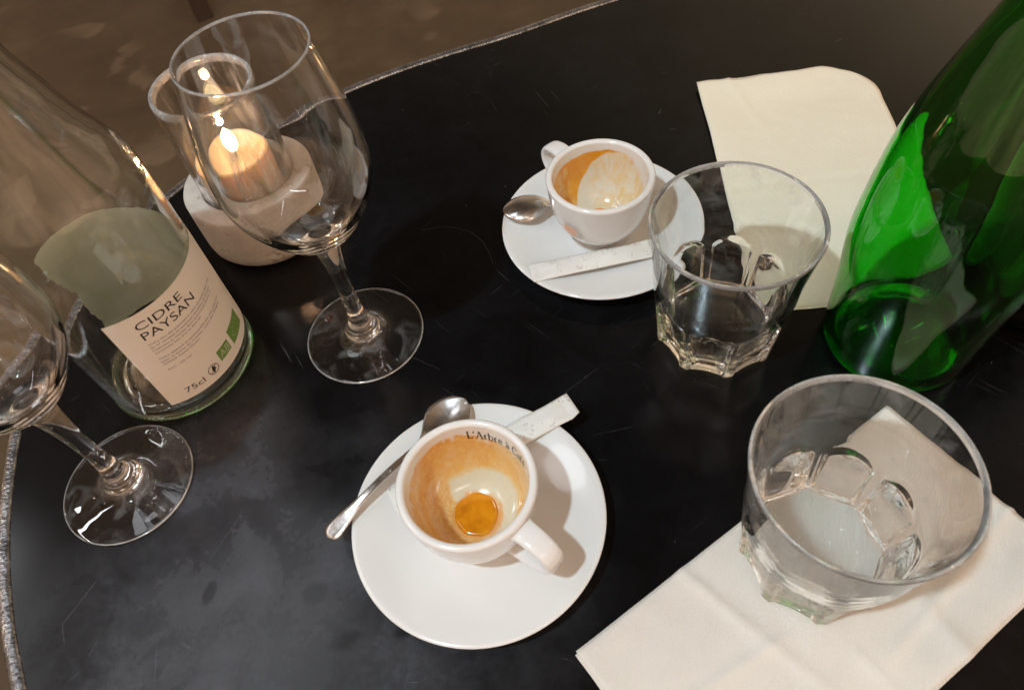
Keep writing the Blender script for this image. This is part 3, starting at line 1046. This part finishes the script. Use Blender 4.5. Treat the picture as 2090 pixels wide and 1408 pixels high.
make_spoon('polished teaspoon lying bowl up across the left rim of the near saucer', (K1[0] - 71.5, K1[1] + .5, 14.2), (K1[0] + 1.0, K1[1] + 61.0, 18.6), False)
make_spoon('teaspoon turned bowl down, its bowl resting on the left rim of the far saucer', (K2[0] + 37, K2[1] + 21, 11.5), (K2[0] - 57.5, K2[1] + 19, 15.0), True)


# ------------------------------------------------------------------ sugar sticks
def make_stick(label, p0, p1, width, th, seed, cut):
    A = atan2(p1[1] - p0[1], p1[0] - p0[0]); L = hypot(p1[0] - p0[0], p1[1] - p0[1])
    t = thing('sugar_stick', label, 'sugar packet', (p0[0], p0[1], 0), A, 'white paper sugar sticks')
    NX, NY = 60, 14
    V = []; F = []; n = NY + 1
    for side in (1, -1):
        for i in range(NX + 1):
            x = L * i / NX; u = i / NX
            e = min(x, L - x)
            puff = sstep(4.5, 15, e) * .75 + .25 * sstep(4, 9, e)
            for j in range(NY + 1):
                s = -1 + 2 * j / NY
                y = s * width / 2 * (1 - .04 * puff)
                if cut and x > L - 5 and s < 0:
                    y *= 1 - .22 * (x - L + 5) / 5
                h = th * puff * (1 - s * s) ** .6 * .5
                nn = noise.noise(Vector((x * .16, y * .22, seed))) * .45 + noise.noise(Vector((x * .5, y * .5, seed + 3))) * .16
                if side < 0:
                    h = h * .35; nn *= .6
                zc = p0[2] + (p1[2] - p0[2]) * u
                V.append((x, y, zc + side * (h + .12) + nn * (1 if puff > .1 else .6)))
    tot = (NX + 1) * n
    for i in range(NX):
        for j in range(NY):
            a = i * n + j
            F.append((a, a + n, a + n + 1, a + 1)); F.append((tot + a, tot + a + 1, tot + a + n + 1, tot + a + n))
        a = i * n; F.append((a, tot + a, tot + a + n, a + n))
        a = i * n + NY; F.append((a, a + n, tot + a + n, tot + a))
    for j in range(NY):
        F.append((j, j + 1, tot + j + 1, tot + j)); a = NX * n + j; F.append((a + 1, a, tot + a, tot + a + 1))
    c0, c1 = int(NX * 6 / L), NX - int(NX * 6 / L)
    groups = {'tube': [], 'crimp': [], 'crimp2': []}
    for q in F:
        ii = min((k % tot) // n for k in q)
        groups['crimp' if ii < c0 else ('crimp2' if ii >= c1 else 'tube')].append(q)
    part('tube', V, groups['tube'], 'sugar_paper', t)
    part('crimp', V, groups['crimp'], 'sugar_paper', t); part('crimp', V, groups['crimp2'], 'sugar_paper', t)
    return t


make_stick('white paper sugar stick tucked behind the near cup, one end past the saucer rim', (K1[0] - 41.0, K1[1] + 14.0, 11.6), (K1[0] + 55.6, K1[1] + 49.2, 14.6), 14.5, 3.6, 2, True)
make_stick('white paper sugar stick lying across the front of the far saucer', (K2[0] - 48.2, K2[1] - 32.4, 14.0), (K2[0] + 24.5, K2[1] - 26.6, 11.2), 14.0, 3.0, 11, False)


# ------------------------------------------------------------------ napkins
def make_napkin(label, origin, u, v_, LU, LV, mat, height, loc_z, group='folded paper napkins', skew=0.0, rounded=0.0):
    t = thing('paper_napkin', label, 'napkin', (origin[0], origin[1], loc_z), 0, group)
    NU, NV = 90, 44
    for layer, (z0, th, du, dv) in enumerate(((.1, .55, 0, 0), (.85, .8, 1.8, -.8))):
        V = []; F = []; n = NV + 1
        for side in (1, -1):
            for i in range(NU + 1):
                for j in range(NV + 1):
                    a, b = i / NU, j / NV
                    au = a * LU + du * (1 - 2 * a) * .6 + skew * b; bv = b * LV * ((.33 + .67 * sstep(-.02, .15, a)) if rounded else 1) + dv
                    if rounded:
                        au += a ** 6 * (1.7 * sin(b * 8.5 + layer * 1.3) + .8 * sin(b * 19))
                        bv += .5 * sin(a * 9 + layer)
                    if rounded and a * LU > LU - rounded and b * LV > LV - rounded:
                        p_ = (a * LU - LU + rounded) / rounded; q_ = (b * LV - LV + rounded) / rounded
                        au = au - a * LU + LU - rounded + rounded * p_ * sqrt(1 - q_ * q_ / 2)
                        bv = bv - b * LV + LV - rounded + rounded * q_ * sqrt(1 - p_ * p_ / 2)
                    au += .4 * noise.noise(Vector((b * 4, layer * 3, 0))) if i in (0, NU) else 0
                    # rounded folded borders
                    e = min(min(a, 1 - a) * LU, min(b, 1 - b) * LV)
                    edge = 1 - .35 * max(0, 1 - e / 1.2)
                    h = z0 + height(a, b, layer)
                    z = h + (th * edge if side > 0 else 0.0 + th * (1 - edge))
                    V.append((u[0] * au + v_[0] * bv, u[1] * au + v_[1] * bv, z))
        tot = (NU + 1) * n
        for i in range(NU):
            for j in range(NV):
                q = i * n + j
                F.append((q, q + n, q + n + 1, q + 1)); F.append((tot + q, tot + q + 1, tot + q + n + 1, tot + q + n))
            q = i * n; F.append((q, tot + q, tot + q + n, q + n)); q = i * n + NV; F.append((q, q + n, tot + q + n, tot + q))
        for j in range(NV):
            F.append((j, j + 1, tot + j + 1, tot + j)); q = NU * n + j; F.append((q + 1, q, tot + q, tot + q + 1))
        # make orientation consistent
        o = part('lower_layer' if layer == 0 else 'upper_layer', V, F, mat, t)
        bm = bmesh.new(); bm.from_mesh(o.data); bmesh.ops.recalc_face_normals(bm, faces=bm.faces); bm.to_mesh(o.data); bm.free()
    return t


def h_near(a, b, layer):
    z = .0
    # creases running across, gently lifted by folds; flat under the glass
    z += 1.5 * exp(-((a - .30 - .10 * b) / .014) ** 2) * (1 - .6 * b)
    z += 2.2 * exp(-((a - .70 + .12 * (b - .5)) / .022) ** 2) * sstep(.40, .9, b)
    z += 1.3 * exp(-((b - .50 - .22 * (a - .4)) / .02) ** 2) * sstep(.5, .35, a)
    z += .9 * exp(-((a - .48) / .01) ** 2)
    z += (4.0 + 1.6 * sin(a * 23)) * sstep(.80, 1.0, b) * sstep(.40, .70, a) * (1 - a * .3)
    z += 1.6 * exp(-((b - .80 + .25 * (a - .6)) / .018) ** 2) * sstep(.45, .6, a)
    z += .9 * (noise.noise(Vector((a * 7, b * 4, 1))) + .5) + .35 * (noise.noise(Vector((a * 22, b * 11, 2))) + .5)
    d = hypot((a * 199 - 112), (b * 97 - 30))
    z *= sstep(34, 50, d)
    if layer == 1:
        z += 1.6 * sstep(.06, 0, a) * (.3 + b)
    return max(z, 0)


def h_far(a, b, layer):
    # a runs from the viewer's side to the far side, b from left to right
    z = 4 * sstep(.45, 1.0, b) * sstep(.28, .80, a) + 4 * sstep(.85, 1, a) * sin(pi * b) ** 2
    z += 1.6 * sstep(.80, 1.0, a) * (1 - b)
    z += 1.1 * (noise.noise(Vector((a * 6, b * 3, 5))) + .5) + .3 * (noise.noise(Vector((a * 24, b * 12, 6))) + .5)
    z += 1.0 * exp(-((b - .18 - .5 * (1 - a)) / .02) ** 2) * sstep(.6, .9, a)
    z -= 1.4 * exp(-((a - .47 - .02 * b) / .012) ** 2) * (.4 + z * .06)
    z *= sstep(0.0, .25, a)
    if layer == 1:
        z += .5 * sstep(.9, 1, a)
    return max(z, 0)


make_napkin('white folded paper napkin in the near right corner, under the nearest tumbler', (4.0, 75.0), (.891, .454), (.454, -.891), 199, 97, 'napkin_paper', h_near, .3)
make_napkin('cream folded paper napkin at the back, between the far tumbler and the green bottle', (139.0, 237.0), (.122, .9925), (.9925, -.122), 206, 117, 'napkin_paper_cream', h_far, .3, rounded=32.0)

# ------------------------------------------------------------------ cider bottle
CB = (-192.0, 273.0)
cb = thing('cider_bottle', 'pale clear cider bottle at the left with a beige printed label around its body', 'bottle', (*CB, .2))
outer = [(0, 17), (12, 16), (22, 11), (30, 4), (34, .6), (37.4, 0), (39.6, 1.2), (41.2, 4.2), (41.9, 8), (42, 14), (42, 60), (42, 118), (41.8, 130), (40.6, 139), (38.0, 147), (34.4, 156), (30.6, 166), (27.0, 178), (23.4, 190), (20.2, 204), (17.8, 222), (15.8, 246), (14.6, 272), (14.2, 292)]
lip = [(14.2, 292), (15.6, 293), (16.2, 296), (16.2, 303), (14.8, 306), (12.0, 306.5), (10.0, 305)]
inner = [(10.0, 305), (9.8, 292), (10.6, 272), (12.2, 246), (14.4, 222), (16.8, 204), (20.0, 190), (23.6, 178), (27.2, 166), (31.0, 156), (34.8, 147), (37.5, 139), (38.8, 130), (39.1, 118), (39.2, 60), (39.2, 16), (38.6, 10), (36, 7), (31, 9), (24, 16), (13, 21), (0, 22)]
v, f = lathe(smooth_profile(outer, 5)[:-1] + smooth_profile(lip, 3)[:-1] + smooth_profile(inner, 5), 144)
part('glass_body', v, f, 'pale_bottle_glass', cb)
# knurled ring at the heel: joined little ribs
V = []; F = []
NK = 110
for k in range(NK):
    a = 2 * pi * k / NK
    for (rr, zz_, w_) in ((40.0, 1.2, .010), (41.75, 3.6, .016), (42.0, 6.2, .012)):
        V += [(rr * cos(a - w_), rr * sin(a - w_), zz_), (rr * cos(a + w_), rr * sin(a + w_), zz_)]
    b = len(V) - 6
    V += [((41.55) * cos(a), (41.55) * sin(a), 2.2), ((42.6) * cos(a), (42.6) * sin(a), 4.4)]
    F += [(b, b + 1, b + 6), (b + 1, b + 3, b + 7, b + 6), (b, b + 6, b + 7, b + 2), (b + 2, b + 7, b + 4), (b + 3, b + 5, b + 7), (b + 4, b + 7, b + 5)]
part('heel_ribs', V, F, 'pale_bottle_glass', cb, smooth=False)

# label: outer print side and pale back side
LR = 42.35
label = None


def label_end(z):   # torn far edge of the label (degrees)
    e = interp([(16, 158), (26, 157), (40, 158), (56, 157), (66, 162), (78, 166), (88, 163)], z)
    return e + 2.0 * noise.noise(Vector((z * .25, 0, 4))) + 1.2 * noise.noise(Vector((z * .9, 2, 4)))


def label_grid(r, flip, y0=-82.0):
    NT, NZ = 200, 46
    V = []; F = []
    for j in range(NZ + 1):
        for i in range(NT + 1):
            z = 17.3 + (86.6 - 17.3) * j / NZ
            end = label_end(z)
            th = y0 + (end - y0) * i / NT
            zt = z
            if j == NZ:
                zt += .5 * noise.noise(Vector((th * .06, 1, 1))) * sstep(10, 60, th)
            V.append((r * cos(radians(th)), r * sin(radians(th)), zt))
    for j in range(NZ):
        for i in range(NT):
            a = j * (NT + 1) + i
            q = (a, a + 1, a + NT + 2, a + NT + 1)
            F.append(tuple(reversed(q)) if flip else q)
    return V, F


V, F = label_grid(LR, False)
label = part('label', V, F, 'label_paper', cb)
V, F = label_grid(LR - .18, True)
part('label_underside', V, F, 'label_back', label)


def label_text(name, s, th0, z0, width, cap, mat, off=.12):
    v2, f2 = fit_text(s, width, cap)
    V, F = wrap(v2, f2, LR + off, th0, z0)
    return V, F


def join(parts_):
    V = []; F = []
    for v_, f_ in parts_:
        o = len(V); V += v_; F += [tuple(o + i for i in q) for q in f_]
    return V, F


D = .7366 * LR / 42.2
V, F = join([label_text('', 'CIDRE', -65.6, 76.5, 35.9 * D, 4.75, ''), label_text('', 'PAYSAN', -65.9, 69.3, 43.4 * D, 5.2, '')])
part('title_lettering', V, F, 'label_ink', label, smooth=False)
small = [('Cidre issu des pommes à cidre récoltées dans nos', -66.1, 65.0, 65.2), ('de 17 variétés de pommes récoltées en France', -66.4, 62.6, 60.5),
         ('Cultivées et élevées dans notre belle ferme. A', -66.5, 60.3, 60.2), ("consommer frais, brut ou demi sec", -66.5, 58.0, 39.3),
         ('Cidre élaboré et embouteillé par nos soins à la', -66.7, 53.2, 63.0), ('pour la ferme du Coteau, route des Vergers', -66.8, 50.9, 60.5), ('35550 Saint-Ouen', -66.8, 48.6, 29.5),
         ('ALC : 5% vol', -67.0, 43.9, 18.2)]
V, F = join([label_text('', s, a, z, wdt * D, 1.25, '') for s, a, z, wdt in small])
part('small_print', V, F, 'label_small_ink', label, smooth=False)
V, F = label_text('', '75cl', -67.3, 22.3, 15.4 * D, 3.9, '')
part('volume_lettering', V, F, 'label_ink', label, smooth=False)


def quad_patch(pts, n=8):
    """bilinear patch of a quad given in label x, y"""
    V = []; F = []
    for j in range(n + 1):
        for i in range(n + 1):
            a, b = i / n, j / n
            V.append(tuple((1 - b) * ((1 - a) * pts[0][k] + a * pts[1][k]) + b * ((1 - a) * pts[3][k] + a * pts[2][k]) for k in range(2)))
    for j in range(n):
        for i in range(n):
            q = j * (n + 1) + i
            F.append((q, q + 1, q + n + 2, q + n + 1))
    return V, F


V, F = quad_patch([(0, 0), (9.8, 0), (9.8, 7.7), (0, 8.0)]); V, F = wrap(V, F, LR + .10, -34.5, 24.9)
ab = part('organic_badge', V, F, 'label_green', label, smooth=False)
v2, f2 = fit_text('AB', 8.0, 5.0); V, F = wrap([(x + .9 + y * .1, y + 1.2) for x, y in v2], f2, LR + .18, -34.5, 24.9)
part('badge_lettering', V, F, 'label_white', ab, smooth=False)
V, F = quad_patch([(0, 0), (17.0, 0), (17.0, 11.2), (0, 11.2)], 12); V, F = wrap(V, F, LR + .10, -17.5, 23.8)
lf = part('leaf_badge', V, F, 'label_green', label, smooth=False)
stars = []
for k in range(12):
    tt = k / 12 * 2 * pi
    cx, cy_ = 8.5 + 5.6 * cos(tt) * (1 - .15 * sin(tt)), 5.6 + 3.0 * sin(tt) + .18 * 5 * cos(tt)
    P = [(cx + (.62 if i % 2 == 0 else .26) * cos(i * pi / 5 + pi / 2), cy_ + (.62 if i % 2 == 0 else .26) * sin(i * pi / 5 + pi / 2)) for i in range(10)]
    stars.append(wrap([(cx, cy_)] + P, [(0, 1 + i, 1 + (i + 1) % 10) for i in range(10)], LR + .17, -17.5, 23.8))
V, F = join(stars); part('badge_stars', V, F, 'label_white', lf, smooth=False)
# round warning pictogram
pic = []
R_ = 3.3
circ = [(R_ * cos(2 * pi * i / 36), R_ * sin(2 * pi * i / 36)) for i in range(37)]
pic.append(wrap(*ribbon(circ, .42), LR + .12, -42.8, 25.5))
pic.append(wrap(*ribbon([(-2.3, -2.3), (0, 0), (2.3, 2.3)], .42), LR + .16, -42.8, 25.5))
for (cx, cy_, rx, ry) in ((.2, 1.7, .75, .75), (.0, .1, .95, 1.35), (.75, -.2, .9, .8), (-.2, -1.6, .6, 1.1)):
    P = [(cx + rx * cos(2 * pi * i / 14), cy_ + ry * sin(2 * pi * i / 14)) for i in range(14)]
    pic.append(wrap([(cx, cy_)] + P, [(0, 1 + i, 1 + (i + 1) % 14) for i in range(14)], LR + .13 + .008 * len(pic), -42.8, 25.5))
V, F = join(pic); part('warning_pictogram', V, F, 'label_ink', label, smooth=False)

# ------------------------------------------------------------------ green bottles
def green_bottle(label_, loc, mat, group=None):
    t = thing('wine_bottle', label_, 'bottle', loc, 0, 'green glass bottles')
    outer = [(0, 26), (10, 24), (20, 15), (27, 5), (31, .6), (33.4, 0), (35.4, 1.4), (36.5, 5), (37.2, 14), (38.0, 30), (39.4, 48), (41.0, 64), (41.4, 78), (40.5, 94), (39.2, 110), (37.6, 124), (35.0, 137), (31.6, 150), (28.0, 162), (24.0, 175), (19.8, 190), (16.8, 208), (14.6, 234), (14.0, 262)]
    lip = [(14.0, 262), (15.8, 263), (16.2, 268), (15.8, 276), (13.6, 278), (10, 277)]
    inner = [(10, 277), (9.8, 262), (10.8, 234), (13.2, 208), (16.2, 190), (20.4, 175), (24.4, 162), (28.0, 150), (31.5, 137), (34.2, 124), (35.9, 110), (37.2, 94), (38.1, 78), (37.7, 64), (36.1, 48), (34.8, 30), (34.0, 16), (33, 10), (30, 9), (25, 15), (17, 25), (9, 31), (0, 32)]
    v, f = lathe(smooth_profile(outer, 5)[:-1] + smooth_profile(lip, 3)[:-1] + smooth_profile(inner, 5), 128)
    part('glass_body', v, f, mat, t)
    return t


green_bottle('bright green glass bottle at the right, standing at the corner of the cream napkin', (203, 206.5, .2), 'green_bottle_glass')
green_bottle('darker green bottle at the right edge, behind the bright green one', (289.5, 224, .2), 'dark_bottle_glass')

# ------------------------------------------------------------------ candle holder and candle
CH = (-145.0, 376.0)
ch = thing('candle_holder', 'round stone candle holder with a clear glass chimney, behind the wine glass', 'candle holder', (*CH, .2))
p = [(0, 0), (30, 0), (35.0, .3), (38.5, 2.0), (40.6, 5.5), (41.2, 10), (41.3, 20), (41.3, 36), (41.2, 40.6), (40.6, 41.8), (39.4, 42), (32, 42), (30.2, 42), (29.7, 41.6), (29.6, 38), (29.6, 12), (20, 11.5), (0, 11.5)]
v, f = lathe(p, 128)
st = part('stone_base', v, f, 'travertine', ch)
ph = [(0, 12), (25, 12), (28.4, 12.3), (29.2, 13.5), (29.3, 20), (29.3, 60), (29.3, 106)]
gl = smooth_profile([(29.3, 106), (29.2, 108.6), (28.4, 110.0), (27.3, 110.2), (26.4, 109.0), (26.2, 106)], 3)
gi = [(26.2, 106), (26.2, 60), (26.2, 20), (26.0, 16.5), (24, 15.5), (12, 15.2), (0, 15.2)]
v, f = lathe(ph[:-1] + [(29.3, 40), ] * 0 + gl + gi[1:], 128)
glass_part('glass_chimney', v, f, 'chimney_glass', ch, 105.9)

cd = thing('candle', 'lit cream wax candle inside the glass chimney of the stone holder', 'candle', (CH[0] - 3.3, CH[1] + .8, 15.6))
p = smooth_profile([(0, 0), (22.2, 0), (22.5, 1), (22.5, 30), (22.5, 44.8), (22.0, 46.4), (20.6, 46.8), (18.5, 45.6), (15, 44.2), (8, 43.6), (3, 43.4), (0, 43.4)], 4)
v, f = lathe(p, 96); part('wax', v, f, 'candle_wax', cd)
V = []; F = []
pw = [(0, 0, 43), (.1, 0, 48), (.5, .2, 51), (1.2, .4, 53.4)]
for x, y, z in pw:
    for k in range(8):
        V.append((x + .7 * cos(k * pi / 4), y + .7 * sin(k * pi / 4), z))
for i in range(3):
    for k in range(8):
        F.append((i * 8 + k, i * 8 + (k + 1) % 8, i * 8 + 8 + (k + 1) % 8, i * 8 + 8 + k))
F.append(tuple(range(24, 32)))
part('wick', V, F, 'charred_wick', cd)
p = smooth_profile([(0, 49.5), (2.8, 50.6), (4.4, 53.0), (4.7, 55.8), (3.9, 59.0), (2.3, 61.6), (.9, 63.4), (0, 64.4)], 4)
v, f = lathe(p, 24)
v = [(x + .5 * sin((z - 50) * .12), y, z) for x, y, z in v]
part('flame', v, f, 'flame_light', cd)
point_lamp('candle_flame_light', (CH[0] - 3.3, CH[1] + .8, 85), .045, (1.0, .55, .30), 2.5)

# ------------------------------------------------------------------ chair seen at the top edge, out on the floor
def box(x0, x1, y0, y1, z0, z1):
    V = [(x, y, z) for z in (z0, z1) for y in (y0, y1) for x in (x0, x1)]
    return V, [(0, 2, 3, 1), (4, 5, 7, 6), (0, 1, 5, 4), (2, 6, 7, 3), (0, 4, 6, 2), (1, 3, 7, 5)]


chair = thing('bistro_chair', 'dark wooden chair leg on the brown floor beyond the table, top left', 'chair', (-700, 2080, -740), .4)
for sx in (0, 1):
    for sy in (0, 1):
        V, F = box(-22 + sx * 380, 22 + sx * 380, sy * 380 - 22, sy * 380 + 22, 0, 440)
        V = [(x + (0 if z < 1 else (30 if sx == 0 else -30)), y + (0 if z < 1 else (30 if sy == 0 else -30)), z) for x, y, z in V]
        part('leg', V, F, 'dark_wood', chair, smooth=False)
V, F = box(-10, 390, -10, 390, 440, 462); part('seat', V, F, 'dark_wood', chair, smooth=False)
V, F = box(-10, 390, 375, 395, 640, 860); part('backrest', V, F, 'dark_wood', chair, smooth=False)
for sx in (0, 1):
    V, F = box(-8 + sx * 370, 22 + sx * 370, 372, 398, 462, 640); part('back_post', V, F, 'dark_wood', chair, smooth=False)
